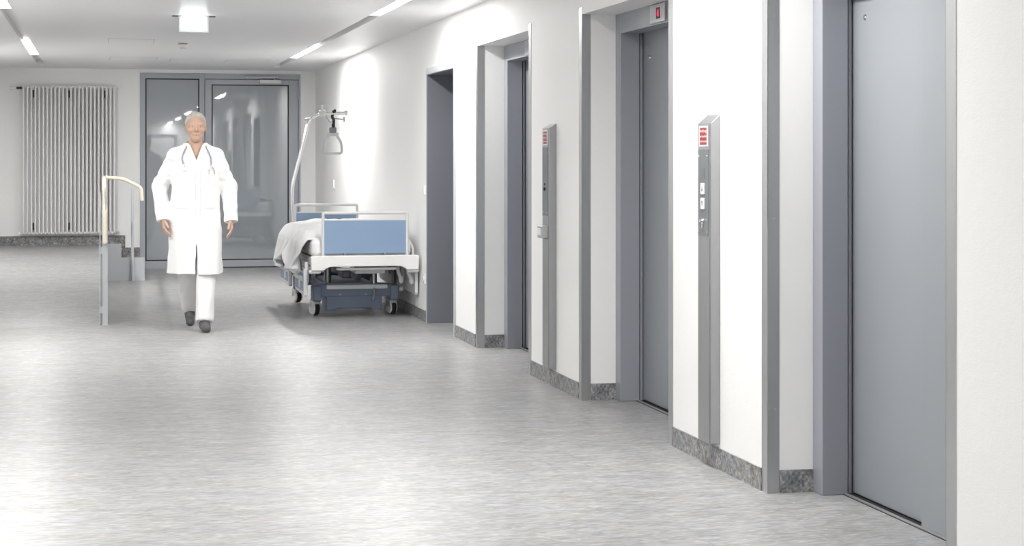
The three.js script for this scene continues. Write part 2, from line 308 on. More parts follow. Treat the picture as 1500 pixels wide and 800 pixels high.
// ------------------------------------------------------------------ lifts
const font = await new FontLoader().loadAsync('fonts/droid/droid_sans_bold.typeface.json');
const digitMat = std({ color: lin(0.3, 0.01, 0.02), emissive: lin(1, 0.02, 0.05), emissiveIntensity: 1.3 });
const liftWhich = ['nearest the bed', 'between the two call columns', 'farthest from the bed'];
LIFT.forEach((L, i) => {
  const g = thing('elevator_entrance', ['grey elevator doorway closest to the hospital bed', 'grey elevator doorway between the two steel call columns, lit red floor number', 'grey elevator doorway farthest from the hospital bed'][i], 'elevator', [2.92, 0, (L.far + L.near) / 2]);
  const a = L.far, b = L.near, F = 2.92, fw = 0.1, HD = 2.125;
  const fr = part('door_frame', [rb(F, 3.036, 0, REC, a, a + fw, 0.004), rb(F, 3.036, 0, REC, b - fw, b, 0.004), rb(F + 0.0005, 3.036, HD, REC, a + fw - 0.002, b - fw + 0.002, 0.002)], M.paint, g);
  // guides behind the frame
  part('door_guide', [bx(3.036, 3.2, 0, HD + 0.1, a + 0.004, a + fw - 0.03), rb(3.042, 3.058, 0, HD + 0.1, a + fw - 0.03, a + fw - 0.012, 0.002)], M.paint, g);
  part('door_guide', bx(3.036, 3.2, 0, HD + 0.1, b - fw + 0.03, b - 0.004), M.paint, g);
  part('head_track', bx(3.036, 3.2, HD + 0.01, HD + 0.11, a, b), M.paint, g);
  const mid = a + 0.79;
  const l1 = part('door_leaf', rb(3.064, 3.094, 0.006, HD + 0.03, a + fw - 0.02, mid + 0.04, 0.003), M.paintLeaf, g, 'grey painted sliding door leaf');
  part('door_leaf', rb(3.030, 3.060, 0.006, HD + 0.03, mid, b - fw + 0.04, 0.003), M.paintLeaf, g, 'grey painted sliding door leaf in front');
  part('keyhole_rosette', [cyl([3.064, 1.983, a + 0.21], [3.060, 1.983, a + 0.21], 0.013, 0.011, 20), cyl([3.060, 1.983, a + 0.21], [3.058, 1.983, a + 0.21], 0.006, 0.005, 12)], M.chrome, l1, 'small round metal keyhole plate');
  part('threshold', [bx(3.014, 3.0175, 0, 0.002, a + fw, b - fw), bx(3.034, 3.10, -0.001, 0.0015, a + fw - 0.02, b - fw + 0.02)], M.black, g, 'black sill groove');
  part('sill', rb(3.018, 3.032, 0, 0.007, a + fw, b - fw, 0.001), M.steelSoft, g, 'narrow aluminium sill');
  // floor display on the header
  const cz = a + 0.83, cy = 2.183;
  const bo = part('floor_display', rb(F - 0.012, F + 0.002, cy - 0.05, cy + 0.05, cz - 0.13, cz + 0.13, 0.003), M.steelSoft, fr, 'brushed metal floor display');
  const win = bx(F - 0.0135, F - 0.011, cy - 0.03, cy + 0.03, cz - 0.012, cz + 0.052); 
  part('display_window', win, M.black, g, 'black display window');
  const tg = new TextGeometry('4', { font, size: 0.04, depth: 0.001, curveSegments: 4 });
  tg.computeBoundingBox(); tg.translate(-tg.boundingBox.max.x / 2, -0.02, 0); tg.rotateY(-Math.PI / 2); tg.translate(F - 0.0138, cy, cz + 0.02);
  part('display_digit', tg, digitMat, g, 'glowing red digit four');
  // stainless corner guards
  const names = ['bed side', 'far side from the bed'];
  [[a, 1], [b, -1]].forEach(([z, s], k) => {
    const t = 0.003, w = 0.066, wx = 0.05;
    const lo = (p, q) => [Math.min(p, q), Math.max(p, q)];
    const fz = lo(z - s * w, z + s * t), sz = lo(z, z + s * t);
    const geo = [rb(WALL - t, WALL, 0, 2.28, fz[0], fz[1], 0.001), rb(WALL - t, WALL + wx, 0, REC, sz[0], sz[1], 0.001)];
    const which = ['the elevator closest to the bed', 'the middle elevator', 'the elevator farthest from the bed'][i];
    const cg = thing('corner_guard', `steel corner guard ${k ? 'away from the bed' : 'on the bed side'} of ${which}`, 'corner guard', [WALL, 0, z], 'steel corner guards of the elevator recesses');
    part('front_flange', geo[0], M.steel, cg); part('side_flange', geo[1], M.steel, cg);
    for (const h of [0.35, 1.15, 2.0]) part('screw', cyl([WALL + 0.03, h, z + s * t], [WALL + 0.03, h, z + s * (t + 0.0012)], 0.005, 0.004, 10), M.steelSoft, cg);
  });
});

// ------------------------------------------------------------------ call columns
function signTexture() {
  const c = document.createElement('canvas'); c.width = 320; c.height = 420;
  const x = c.getContext('2d');
  x.fillStyle = '#dcdada'; x.fillRect(0, 0, 320, 420);
  x.fillStyle = '#94121d'; x.fillRect(24, 26, 272, 368);
  x.fillStyle = '#dcdada'; x.textAlign = 'center'; x.textBaseline = 'middle';
  x.font = 'bold 78px sans-serif'; x.fillText('Aufzug', 160, 96, 256);
  x.font = 'bold 66px sans-serif'; x.fillText('im Brandfall', 160, 212, 252);
  x.font = 'bold 60px sans-serif'; x.fillText('nicht benutzen', 160, 318, 258);
  const t = new THREE.CanvasTexture(c); t.colorSpace = THREE.SRGBColorSpace; return t;
}
const signMat = std({ map: signTexture(), roughness: 0.4 });
function faceSign(x, y0, y1, z0, z1) { // faces -x, text reads with +z to the viewer's right
  const g = new THREE.PlaneGeometry(z1 - z0, y1 - y0); g.rotateY(-Math.PI / 2); g.translate(x, (y0 + y1) / 2, (z0 + z1) / 2); return g;
}
function callColumn(z0, z1, label, kind) {
  const X = 2.675, top = kind ? 1.562 : 1.59, tb = kind ? 1.602 : 1.617, bot = 0.113;
  const t = thing('call_column', label, 'call column', [WALL, bot, (z0 + z1) / 2]);
  const g = ext([[X, bot], [WALL, bot], [WALL, tb], [X, top]], z1 - z0, 0.003); g.translate(0, 0, z0);
  part('housing', metreUV(g), M.columnSteel, t, 'brushed steel wall housing');
  const fz0 = z0 + 0.006, fz1 = z1 - 0.012;
  part('front_panel', rb(X - 0.003, X + 0.001, bot + 0.004, top - 0.006, fz0, fz1, 0.001), M.columnSteel, t, 'dull grey metal front');
  const s = part('warning_sign', rb(X - 0.0045, X - 0.002, top - 0.105, top - 0.012, fz0 + 0.018, fz1 - 0.018, 0.001), M.plastic, t, 'red and white fire warning sign');
  part('sign_print', faceSign(X - 0.0048, top - 0.103, top - 0.014, fz0 + 0.02, fz1 - 0.02), signMat, s, 'white lettering on red');
  const py1 = top - 0.118, py0 = kind ? 1.05 : 1.05;
  const pl = part('button_plate', rb(X - 0.006, X - 0.002, py0, py1, fz0 + 0.008, fz1 - 0.004, 0.001), M.greyDark, t, 'grey button plate');
  for (const y of [py0 + 0.02, py1 - 0.03]) for (const z of [fz0 + 0.022, fz1 - 0.018]) part('screw', cyl([X - 0.006, y, z], [X - 0.0075, y, z], 0.005, 0.004, 10), M.chrome, pl);
  const zc = (fz0 + fz1) / 2 + 0.002;
  if (kind) {
    part('display_window', rb(X - 0.0072, X - 0.005, 1.31, 1.36, zc - 0.018, zc + 0.02, 0.001), M.greyDark2, pl);
    for (const [y, up] of [[1.265, 1], [1.197, -1]]) {
      const bt = part('call_button', rb(X - 0.011, X - 0.005, y - 0.026, y + 0.026, zc - 0.024, zc + 0.022, 0.003), M.plastic, pl, 'white square call button');
      const ar = ext([[-0.008, -0.012], [0.008, -0.012], [0, 0.013]], 0.0008); if (up < 0) ar.rotateZ(Math.PI); ar.rotateY(-Math.PI / 2); ar.translate(X - 0.0112, y, zc);
      part('arrow_mark', ar, M.greyDark2, pl, 'dark arrow on a button');
    }
    part('key_switch', [cyl([X - 0.005, 1.118, zc], [X - 0.012, 1.118, zc], 0.013, 0.012, 20), cyl([X - 0.012, 1.118, zc], [X - 0.022, 1.118, zc], 0.007, 0.007, 14), rb(X - 0.013, X - 0.006, 1.085, 1.103, zc - 0.005, zc + 0.005, 0.002)], M.chrome, pl, 'chrome key switch');
  } else {
    part('key_switch', [cyl([X - 0.005, 1.215, zc], [X - 0.014, 1.215, zc], 0.011, 0.010, 20), cyl([X - 0.005, 1.245, zc], [X - 0.01, 1.245, zc], 0.008, 0.007, 14)], M.black, pl, 'dark key switch');
    part('display_window', rb(X - 0.0072, X - 0.005, 1.30, 1.36, zc - 0.018, zc + 0.02, 0.001), M.greyDark2, pl);
    const bb = part('call_button_box', rb(X - 0.04, X - 0.001, 0.912, 0.99, fz0 + 0.015, fz1 - 0.004, 0.006), M.steelSoft, t, 'small silver button box');
    part('call_button', rb(X - 0.046, X - 0.038, 0.93, 0.972, fz0 + 0.04, fz1 - 0.03, 0.003), M.plastic, bb, 'white call button');
  }
  for (const y of [0.42, 0.9, 1.5]) part('screw', cyl([X + 0.026, y, z1], [X + 0.026, y, z1 + 0.0015], 0.005, 0.004, 10), M.chrome, t);
}
M.columnSteel = phy({ color: lin(0.34, 0.345, 0.355), metalness: 0.7, roughness: 1.15, roughnessMap: rep(brushed, 3, 1) });
M.greyDark = phy({ color: lin(0.17, 0.18, 0.195), metalness: 0.3, roughness: 0.4 });
M.greyDark2 = phy({ color: lin(0.12, 0.127, 0.14), roughness: 0.35 });
callColumn(-10.707, -10.545, 'steel call column with dark key switch and silver box, on the pier closer to the bed', 0);
callColumn(-7.757, -7.587, 'steel call column with two white arrow buttons and red warning sign', 1);

// ------------------------------------------------------------------ switches on the wall
function switchPlate(name, label, cat, z, y, h, w, extra) {
  const t = thing(name, label, cat, [WALL, y - h / 2, z]);
  part('wall_plate', rb(WALL - 0.02, WALL, y - h / 2, y + h / 2, z - w / 2, z + w / 2, 0.004), M.plastic, t);
  extra(t);
}
switchPlate('nurse_call_switch', 'small white pull switch on the wall above the bed head', 'switch', -21.16, 1.1, 0.10, 0.06, t => part('pull_cord', [cyl([WALL - 0.012, 1.05, -21.16], [WALL - 0.012, 1.025, -21.16], 0.003), cyl([WALL - 0.012, 1.028, -21.16], [WALL - 0.012, 1.01, -21.16], 0.012, 0.009)], M.greyPlastic, t));
switchPlate('light_switch', 'white light switch beside the dark grey doorway', 'switch', -15.03, 1.13, 0.085, 0.085, t => part('rocker', rb(WALL - 0.026, WALL - 0.018, 1.1, 1.16, -15.06, -15.0, 0.003), M.plastic, t));
switchPlate('wall_socket', 'white wall socket low beside the dark grey doorway', 'socket', -15.03, 0.37, 0.085, 0.085, t => part('socket_insert', cyl([WALL - 0.018, 0.37, -15.03], [WALL - 0.025, 0.37, -15.03], 0.024, 0.022, 20), M.plastic, t));

// ------------------------------------------------------------------ radiator
{
  const x0 = -0.946, dx = 0.0483, n = 24, zf = BACK + 0.105, zb = BACK + 0.05, y0 = 0.468, y1 = 2.305;
  const t = thing('column_radiator', 'tall white tubular column radiator mounted on the end wall', 'radiator', [x0 + dx * 11.5, y0, (zf + zb) / 2]);
  const loc = [x0 + dx * 11.5, y0, (zf + zb) / 2];
  const col = merge(bend([[0, 0.0, (zb - zf) / 2], [0, 0.0, (zf - zb) / 2], [0, y1 - y0, (zf - zb) / 2], [0, y1 - y0, (zb - zf) / 2], [0, 0.0, (zb - zf) / 2]], 0.0132, 0.02, 12));
  for (let i = 0; i < n; i++) {
    const m = sh(new THREE.Mesh(col, M.radiator)); m.name = 'radiator_column'; m.position.set(x0 + dx * i - loc[0], 0, 0); t.add(m);
  }
  for (const y of [y0, y1]) part('header_pipe', cyl([x0 - 0.014, y, (zf + zb) / 2], [x0 + dx * (n - 1) + 0.014, y, (zf + zb) / 2], 0.019, 0.019, 14), M.radiator, t);
  for (const i of [2, 11, 20]) for (const y of [y1 - 0.085, y0 + 0.085]) {
    if (i === 20 && y < 1) continue;
    const x = x0 + dx * (i + 0.5);
    part('wall_bracket', [rb(x - 0.009, x + 0.009, y - 0.045, y + 0.045, BACK, zf - 0.02, 0.003), cyl([x, y, zf - 0.02], [x, y, zf + 0.004], 0.008, 0.007)], M.bracket ??= std({ color: lin(0.05, 0.05, 0.055), roughness: 0.5 }), t, 'dark metal wall bracket');
  }
  const zm = (zf + zb) / 2;
  part('thermostat_valve', [cyl([x0 - 0.012, 2.29, zm], [x0 - 0.03, 2.29, zm], 0.012), cyl([x0 - 0.03, 2.29, zm], [x0 - 0.085, 2.29, zm], 0.017, 0.015, 12)], M.bracket, t, 'dark metal valve body');
  part('valve_head', [cyl([x0 - 0.085, 2.29, zm], [x0 - 0.165, 2.29, zm], 0.021, 0.019, 18)], M.plastic, t, 'white valve head');
  part('vent_plug', cyl([x0 + dx * 23 + 0.012, y1, zm], [x0 + dx * 23 + 0.045, y1, zm], 0.013, 0.011), M.radiator, t);
  for (const [x, s] of [[x0, -1], [x0 + dx * 23, 1]]) part('return_valve', [cyl([x + s * 0.012, y0, zm], [x + s * 0.05, y0, zm], 0.01), cyl([x + s * 0.05, y0, zm - 0.0], [x + s * 0.05, y0 + 0.0, BACK], 0.009), cyl([x + s * 0.05, y0, zm + 0.02], [x + s * 0.05, y0, zm - 0.01], 0.016, 0.016, 12)], M.chrome, t, 'chrome return valve');
}

// ------------------------------------------------------------------ handrail of the ramp
{
  const x = 0.033, t = thing('ramp_handrail', 'cream handrail on grey metal posts beside the ramp', 'handrail', [x, 0, (RAMP0 + RAMP1) / 2]);
  const z0 = RAMP0 - 0.02, z1 = RAMP1 + 0.02;
  part('handrail', bend([[x, 0.70, z0 + 0.03], [x, 0.955, z0 + 0.03], [x, 1.0, z0 - 0.2], [x, 1.19, z1], [0.245, 1.175, z1], [0.452, 1.07, z1], [0.46, 0.93, z1]], 0.021, 0.045, 14), M.cream, t, 'cream plastic coated rail');
  const foot = part('post', [rb(x - 0.022, x + 0.023, 0, 0.72, z0 - 0.006, z0 + 0.006, 0.002), rb(-0.006, x - 0.01, 0.1, 0.16, z0 - 0.03, z0 - 0.004, 0.002), rb(-0.006, x - 0.01, 0.6, 0.66, z0 - 0.03, z0 - 0.004, 0.002)], M.railGrey, t, 'flat grey metal post');
  part('base_plate', rb(x - 0.03, x + 0.035, 0, 0.008, z0 - 0.03, z0 + 0.03, 0.002), M.railGrey, t);
  // sheet infill along the ramp side
  const s = ext([[-z0 - 0.004, 0.004], [-z1, PLAT + 0.012], [-z1, 1.02], [-z0 - 0.004, 0.76]], 0.008);
  s.applyMatrix4(new THREE.Matrix4().makeBasis(V(0, 0, -1), V(0, 1, 0), V(1, 0, 0))); s.translate(-0.013, 0, 0); s.computeVertexNormals();
  part('infill_panel', metreUV(s), M.railGrey, t, 'light grey sheet infill');
  part('post', cyl([x + 0.012, 0.30, z1], [x + 0.012, 1.17, z1], 0.014), M.railGrey, t);
  part('post', cyl([0.352, 0, RAMP1 + 0.035], [0.352, 1.06, RAMP1 + 0.035], 0.0165), M.railGrey, t, 'thin round grey post');
  part('rail_bracket', bend([[0.352, 1.05, RAMP1 + 0.035], [0.352, 1.11, z1]], 0.007, 0.01), M.railGrey, t);
  for (const k of [0.25, 0.55, 0.85]) { const zz = lerp(z0, z1, k), hh = lerp(0.98, 1.19, k); part('rail_bracket', cyl([x - 0.014, hh - 0.2, zz], [x, hh - 0.01, zz], 0.007), M.railGrey, t); }
}

// ------------------------------------------------------------------ emergency sign, smoke detector, hatches
{
  const z = -14.36, cx = 0.72;
  const t = thing('emergency_exit_sign', 'glowing white acrylic emergency sign hanging from the ceiling', 'exit sign', [cx, CEIL, z]);
  part('ceiling_profile', [rb(cx - 0.168, cx + 0.168, CEIL - 0.006, CEIL, z - 0.02, z + 0.02, 0.002)], M.plastic, t);
  for (const s of [-1, 1]) part('end_cap', rb(cx + s * 0.145 - 0.025, cx + s * 0.145 + 0.025, CEIL - 0.012, CEIL - 0.004, z - 0.022, z + 0.022, 0.002), M.greyDark2, t, 'dark end cap');
  part('acrylic_plate', rb(cx - 0.117, cx + 0.117, CEIL - 0.135, CEIL - 0.006, z - 0.006, z + 0.003, 0.002), M.acrylic ??= phy({ color: lin(0.85, 0.88, 0.92), roughness: 0.12 }), t, 'clear acrylic plate');
  part('light_panel', bx(cx - 0.1, cx + 0.1, CEIL - 0.118, CEIL - 0.014, z + 0.003, z + 0.006), M.sign ??= std({ color: lin(0.8, 0.8, 0.8), emissive: lin(0.93, 1, 1), emissiveIntensity: 1.6 }), t, 'glowing white panel');
  const l = new THREE.RectAreaLight(new THREE.Color().setRGB(0.9, 1, 1), 3, 0.2, 0.1); l.name = 'sign_light'; l.position.set(cx, CEIL - 0.066, z + 0.012); l.rotation.y = Math.PI; scene.add(l);
}
{
  const x = 0.784, z = -17.7, t = thing('smoke_detector', 'round white smoke detector on the ceiling', 'detector', [x, CEIL, z]);
  const lathe = (pts) => { const g = new THREE.LatheGeometry(pts.map(p => new THREE.Vector2(...p)), 32); g.translate(x, CEIL, z); return g; };
  part('mounting_base', lathe([[0, -0.012], [0.05, -0.012], [0.054, -0.008], [0.054, 0]]), M.plastic, t);
  part('detector_body', lathe([[0, -0.062], [0.024, -0.062], [0.03, -0.056], [0.034, -0.048], [0.05, -0.044], [0.052, -0.022], [0.05, -0.018], [0, -0.018]]), M.plastic, t);
  part('sensor_gap', lathe([[0, -0.012], [0.046, -0.012], [0.046, -0.018], [0, -0.018]]), M.greyDark2, t, 'dark sensor slot');
  part('sensor_grille', lathe([[0, -0.058], [0.031, -0.057], [0.031, -0.047], [0, -0.047]]), M.greyDark2, t, 'dark sensor opening');
}
function hatch(x0, x1, z0, z1, label) {
  const t = thing('ceiling_hatch', label, 'hatch', [(x0 + x1) / 2, CEIL, (z0 + z1) / 2]), w = 0.003;
  part('hatch_panel', bx(x0, x1, CEIL - 0.0015, CEIL + 0.0, z0, z1), M.ceil, t);
  part('joint_line', [bx(x0 - w, x0, CEIL - 0.0008, CEIL, z0, z1), bx(x1, x1 + w, CEIL - 0.0008, CEIL, z0, z1), bx(x0, x1, CEIL - 0.0008, CEIL, z0 - w, z0), bx(x0, x1, CEIL - 0.0008, CEIL, z1, z1 + w)], M.joint, t, 'dark hairline joint');
}
hatch(0.07, 0.50, -17.9, -17.3, 'square ceiling access hatch beside the smoke detector');
hatch(0.1, 0.62, -21.0, -20.4, 'square ceiling access hatch above the glazed side pane');
hatch(0.78, 1.27, -21.2, -20.6, 'square ceiling access hatch above the glazed door post');
hatch(1.42, 1.9, -21.2, -20.6, 'square ceiling access hatch above the glazed door leaf');

// ------------------------------------------------------------------ hospital bed
{
  const ZF = -15.25, ZH = -17.5, XL = 1.755, XR = 2.695, t = thing('hospital_bed', 'blue and white hospital bed on casters against the wall', 'bed', [2.22, 0, -16.5]);
  // undercarriage
  const za = -15.78, zr = -17.30;
  const beam = z => {
    const s = new THREE.Shape(); s.moveTo(1.835, 0.175); s.lineTo(1.835, 0.25); s.quadraticCurveTo(1.84, 0.275, 1.88, 0.283); s.quadraticCurveTo(2.2, 0.315, 2.53, 0.283); s.quadraticCurveTo(2.575, 0.275, 2.58, 0.25); s.lineTo(2.58, 0.175); s.closePath();
    const g = new THREE.ExtrudeGeometry(s, { depth: 0.11, bevelEnabled: true, bevelThickness: 0.012, bevelSize: 0.012, bevelOffset: -0.012, bevelSegments: 3, curveSegments: 10 });
    g.translate(0, 0, z - 0.055); return g;
  };
  const base = part('chassis', [beam(za), beam(zr), rb(1.98, 2.44, 0.19, 0.27, zr, za, 0.02)], M.bedBlue, t, 'dark blue plastic covered chassis');
  const skirt = (() => {
    const s = new THREE.Shape(); s.moveTo(1.945, 0.2); s.lineTo(1.95, 0.055); s.lineTo(2.03, 0.055); s.lineTo(2.045, 0.07); s.lineTo(2.35, 0.07); s.lineTo(2.365, 0.055); s.lineTo(2.445, 0.055); s.lineTo(2.45, 0.2); s.closePath();
    const g = new THREE.ExtrudeGeometry(s, { depth: 0.3, bevelEnabled: true, bevelThickness: 0.012, bevelSize: 0.01, bevelOffset: -0.01, bevelSegments: 3 }); g.translate(0, 0, za - 0.25); return g;
  })();
  part('battery_skirt', skirt, M.bedBlue, t, 'dark blue lower cover');
  for (const x of [2.07, 2.3]) part('cover_screw', cyl([x, 0.195, za + 0.066], [x, 0.195, za + 0.071], 0.007), M.steelSoft, base);
  part('brake_bar', [rb(1.945, 2.49, 0.243, 0.283, za + 0.075, za + 0.105, 0.01), cyl([1.90, 0.262, za + 0.06], [2.53, 0.262, za + 0.06], 0.006)], M.greyPlasticLight ??= phy({ color: lin(0.66, 0.67, 0.68), roughness: 0.4 }), t, 'light grey brake bar');
  part('brake_pedal', [cyl([2.37, 0.255, za + 0.1], [2.37, 0.20, za + 0.12], 0.008), cyl([2.37, 0.20, za + 0.12], [2.345, 0.145, za + 0.15], 0.013, 0.01)], M.steelSoft, t, 'metal brake pedal');
  part('brake_axle', cyl([2.5, 0.235, za + 0.02], [2.64, 0.235, za + 0.02], 0.022, 0.022), M.greyPlasticLight, t);
  // casters
  for (const [x, z] of [[1.862, -15.85], [2.553, -15.85], [1.855, -17.28], [2.553, -17.28]]) {
    part('caster_leg', [rb(x - 0.036, x + 0.046, 0.135, 0.276, z - 0.03, z + (z > -16.5 ? 0.155 : 0.055), 0.018, 3)], M.bedBlue, t);
    const turn = g => { const q = merge(g); q.rotateY(0.32); q.translate(x, 0, z); return q; };
    const cs = part('caster', turn([rb(-0.033, 0.033, 0.095, 0.15, -0.05, 0.045, 0.012, 3), cyl([-0.036, 0.066, 0], [-0.024, 0.066, 0], 0.05, 0.06, 24), cyl([0.024, 0.066, 0], [0.036, 0.066, 0], 0.06, 0.05, 24), rb(-0.036, -0.026, 0.066, 0.13, -0.04, 0.04, 0.006), rb(0.026, 0.036, 0.066, 0.13, -0.04, 0.04, 0.006)]), M.plastic, t, 'white twin caster housing');
    const w = new THREE.TorusGeometry(0.045, 0.0175, 14, 32); w.rotateY(Math.PI / 2); w.translate(0, 0.0655, 0);
    part('wheel', turn([w, cyl([-0.021, 0.066, 0], [0.021, 0.066, 0], 0.058, 0.058, 28)]), M.rubber, cs, 'black rubber wheel');
  }
  // lift columns and mechanics
  for (const x of [2.0, 2.42]) for (const z of [-16.05, -17.05]) part('lift_column', [cyl([x, 0.26, z], [x, 0.40, z], 0.033, 0.033, 20), cyl([x, 0.39, z], [x, 0.48, z], 0.027, 0.027, 20)], M.steel, t, 'steel lift column');
  part('actuator', [cyl([2.08, 0.37, -16.9], [2.2, 0.37, -15.75], 0.035), rb(2.1, 2.22, 0.33, 0.41, -16.1, -15.8, 0.02), cyl([2.27, 0.34, -16.9], [2.27, 0.34, -15.9], 0.022)], M.greyDark2, t, 'dark motor under the frame');
  part('control_box', [rb(2.17, 2.43, 0.395, 0.445, -15.8, -15.45, 0.008), rb(2.2, 2.4, 0.42, 0.436, -15.452, -15.44, 0.003)], M.greyPlasticLight, t, 'light grey control box');
  part('spacer_post', cyl([2.37, 0.29, -15.7], [2.37, 0.40, -15.7], 0.009), M.plastic, t);
  part('equipment_rail', bend([[2.0, 0.447, -15.36], [2.0, 0.447, -15.3], [2.5, 0.447, -15.3], [2.5, 0.447, -15.36]], 0.012, 0.02), M.plastic, t, 'white round tube under the foot end');
  // lying frame
  part('bed_frame', [rb(XL + 0.02, XL + 0.07, 0.475, 0.545, ZH, ZF, 0.01), rb(XR - 0.07, XR - 0.02, 0.475, 0.545, ZH, ZF, 0.01), rb(XL + 0.05, XR - 0.05, 0.5, 0.54, ZH, ZF - 0.02, 0.008), rb(XL + 0.02, XR - 0.02, 0.475, 0.545, ZH - 0.03, ZH + 0.03, 0.01)], M.plastic, t, 'white bed frame');
  const bumper = (() => {
    const s = new THREE.Shape(); s.moveTo(XL + 0.005, 0.44); s.lineTo(XL + 0.11, 0.44); s.quadraticCurveTo(XL + 0.14, 0.472, XL + 0.19, 0.472); s.lineTo(XR - 0.19, 0.472); s.quadraticCurveTo(XR - 0.14, 0.472, XR - 0.11, 0.44); s.lineTo(XR - 0.005, 0.44); s.lineTo(XR, 0.55); s.quadraticCurveTo(XR - 0.002, 0.565, XR - 0.02, 0.566); s.lineTo(XL + 0.02, 0.566); s.quadraticCurveTo(XL + 0.002, 0.565, XL, 0.55); s.closePath();
    const g = new THREE.ExtrudeGeometry(s, { depth: 0.06, bevelEnabled: true, bevelThickness: 0.008, bevelSize: 0.008, bevelOffset: -0.008, bevelSegments: 3, curveSegments: 8 }); g.translate(0, 0, ZF - 0.03); return g;
  })();
  part('foot_bumper', bumper, M.plastic, t, 'white moulded foot end bumper');
  for (const x of [XL + 0.035, XR - 0.05]) { const g = new THREE.CapsuleGeometry(0.018, 0.07, 6, 14); g.rotateZ(Math.PI / 2); g.translate(x, 0.43, ZF + 0.005); part('corner_roller', g, M.greyPlasticLight, t, 'light grey corner roller'); }
  // end boards
  const board = (name, x0, x1, top, pt, pb, z, lab) => {
    const b = part(name, [bend([[x0, 0.5, z], [x0, top - 0.012, z], [x1, top - 0.012, z], [x1, 0.5, z]], 0.0135, 0.012, 12)], M.greyPlasticLight, t, lab);
    part('board_panel', rb(x0 + 0.01, x1 - 0.01, pb, pt, z - 0.009, z + 0.009, 0.004), M.bedPanel, b, 'pale blue panel');
    part('panel_edge', rb(x0 + 0.012, x1 - 0.012, pt - 0.002, pt + 0.008, z - 0.011, z + 0.011, 0.003), M.greyPlasticLight, b);
    return b;
  };
  board('footboard', 1.868, 2.602, 0.944, 0.868, 0.58, -15.3, 'light grey tube footboard');
  for (const x of [2.05, 2.4]) part('footboard_bracket', rb(x, x + 0.012, 0.56, 0.59, -15.32, -15.27), M.steel, t);
  board('headboard', 1.862, 2.475, 0.958, 0.87, 0.58, ZH, 'light grey tube headboard');
  // side rails, folded down
  const rail = (x, z0, z1, s) => {
    const y0 = 0.215, y1 = 0.42, bl = s < 0 ? M.railPanel : M.greyPlasticLight;
    const g = (() => { const sh_ = new THREE.Shape(); sh_.moveTo(-z0, y1); sh_.lineTo(-z1, y1 - 0.01); sh_.lineTo(-z1, y0 + 0.02); sh_.quadraticCurveTo(-z1, y0, -z1 - -0.03, y0 - 0.005); sh_.lineTo(-z0 - 0.03, y0 + 0.01); sh_.quadraticCurveTo(-z0, y0 + 0.02, -z0, y0 + 0.05); sh_.closePath(); const e = new THREE.ExtrudeGeometry(sh_, { depth: 0.02, bevelEnabled: true, bevelThickness: 0.004, bevelSize: 0.006, bevelOffset: -0.006, bevelSegments: 2 }); e.applyMatrix4(new THREE.Matrix4().makeBasis(V(0, 0, -1), V(0, 1, 0), V(1, 0, 0))); e.translate(x - 0.01, 0, 0); e.computeVertexNormals(); return e; })();
    const p = part('side_rail', g, M.greyPlasticLight, t, 'light grey folded side rail');
    if (s < 0) {
      part('rail_panel', rb(x - 0.02, x - 0.008, y0 + 0.035, y1 - 0.012, z0 + 0.03, z1 - 0.02, 0.004), bl, p, 'blue side rail panel');
      part('rail_stripe', rb(x - 0.024, x - 0.012, y1 - 0.085, y1 - 0.045, z0 + 0.03, z1 - 0.08, 0.004), M.greyPlasticLight, p, 'light stripe');
      part('rail_lever', rb(x - 0.028, x - 0.016, y0 + 0.05, y0 + 0.12, (z0 + z1) / 2 + 0.05, (z0 + z1) / 2 + 0.12, 0.008), M.plastic, p, 'white release lever');
      part('rail_end', rb(x - 0.022, x + 0.012, y0 + 0.0, y1 + 0.03, z1 - 0.025, z1 + 0.006, 0.008), M.greyPlasticLight, p);
    }
    for (const z of [z0 + 0.15, z1 - 0.12]) part('rail_arm', [cyl([x - s * 0.014, 0.5, z], [x - s * 0.018, 0.36, z + 0.03], 0.014, 0.02), (() => { const q = new THREE.SphereGeometry(0.03, 14, 10); q.scale(0.6, 1.2, 1); q.translate(x - s * 0.018, 0.345, z + 0.035); return q; })()], M.greyPlasticLight, p, 'light grey swing arm');
  };
  rail(1.728, -17.42, -16.62, -1); rail(1.728, -16.15, -15.36, -1); rail(2.692, -17.42, -16.62, 1); rail(2.692, -16.1, -15.33, 1);
  for (const [lx, lz, k] of [[2.62, -15.4, 1], [2.55, -15.5, 0.85]]) {
    const pad = new THREE.SphereGeometry(0.03, 16, 12); pad.scale(0.75, 1.15, 0.6); pad.translate(lx + 0.03 * k, 0.335 + 0.02 * (1 - k), lz + 0.05);
    part('fold_lever', [tube([[lx, 0.47, lz], [lx + 0.005, 0.41, lz + 0.02], [lx + 0.022 * k, 0.36, lz + 0.045], [lx + 0.03 * k, 0.335, lz + 0.05]], 0.017, 20, 10), pad], M.greyPlasticLight, t, 'light grey folding lever');
  }
  // mattress
  part('mattress', rb(XL + 0.02, XR - 0.045, 0.545, 0.705, ZH + 0.04, -15.345, 0.05, 5), M.mattress, t, 'white mattress');
  part('sheet_edge', [tube([[1.80, 0.60, -15.42], [1.84, 0.625, -15.36], [1.95, 0.60, -15.335], [2.2, 0.592, -15.335], [2.5, 0.60, -15.335], [2.62, 0.62, -15.36], [2.64, 0.60, -15.42]], 0.012, 60, 8), tube([[1.80, 0.58, -15.42], [1.84, 0.59, -15.35], [2.0, 0.58, -15.335], [2.5, 0.585, -15.335], [2.63, 0.6, -15.36]], 0.012, 60, 8)], M.linen, t, 'gathered white sheet edge');
  // lifting pole with trapeze grip
  const px = 1.835, pz = ZH - 0.03;
  const pole = part('lifting_pole', bend([[px, 0.5, pz], [px, 1.13, pz], [2.0, 1.79, pz], [2.1, 1.845, pz + 0.02], [2.35, 1.855, pz + 0.06]], 0.0165, 0.06, 14), M.chrome, t, 'chrome lifting pole');
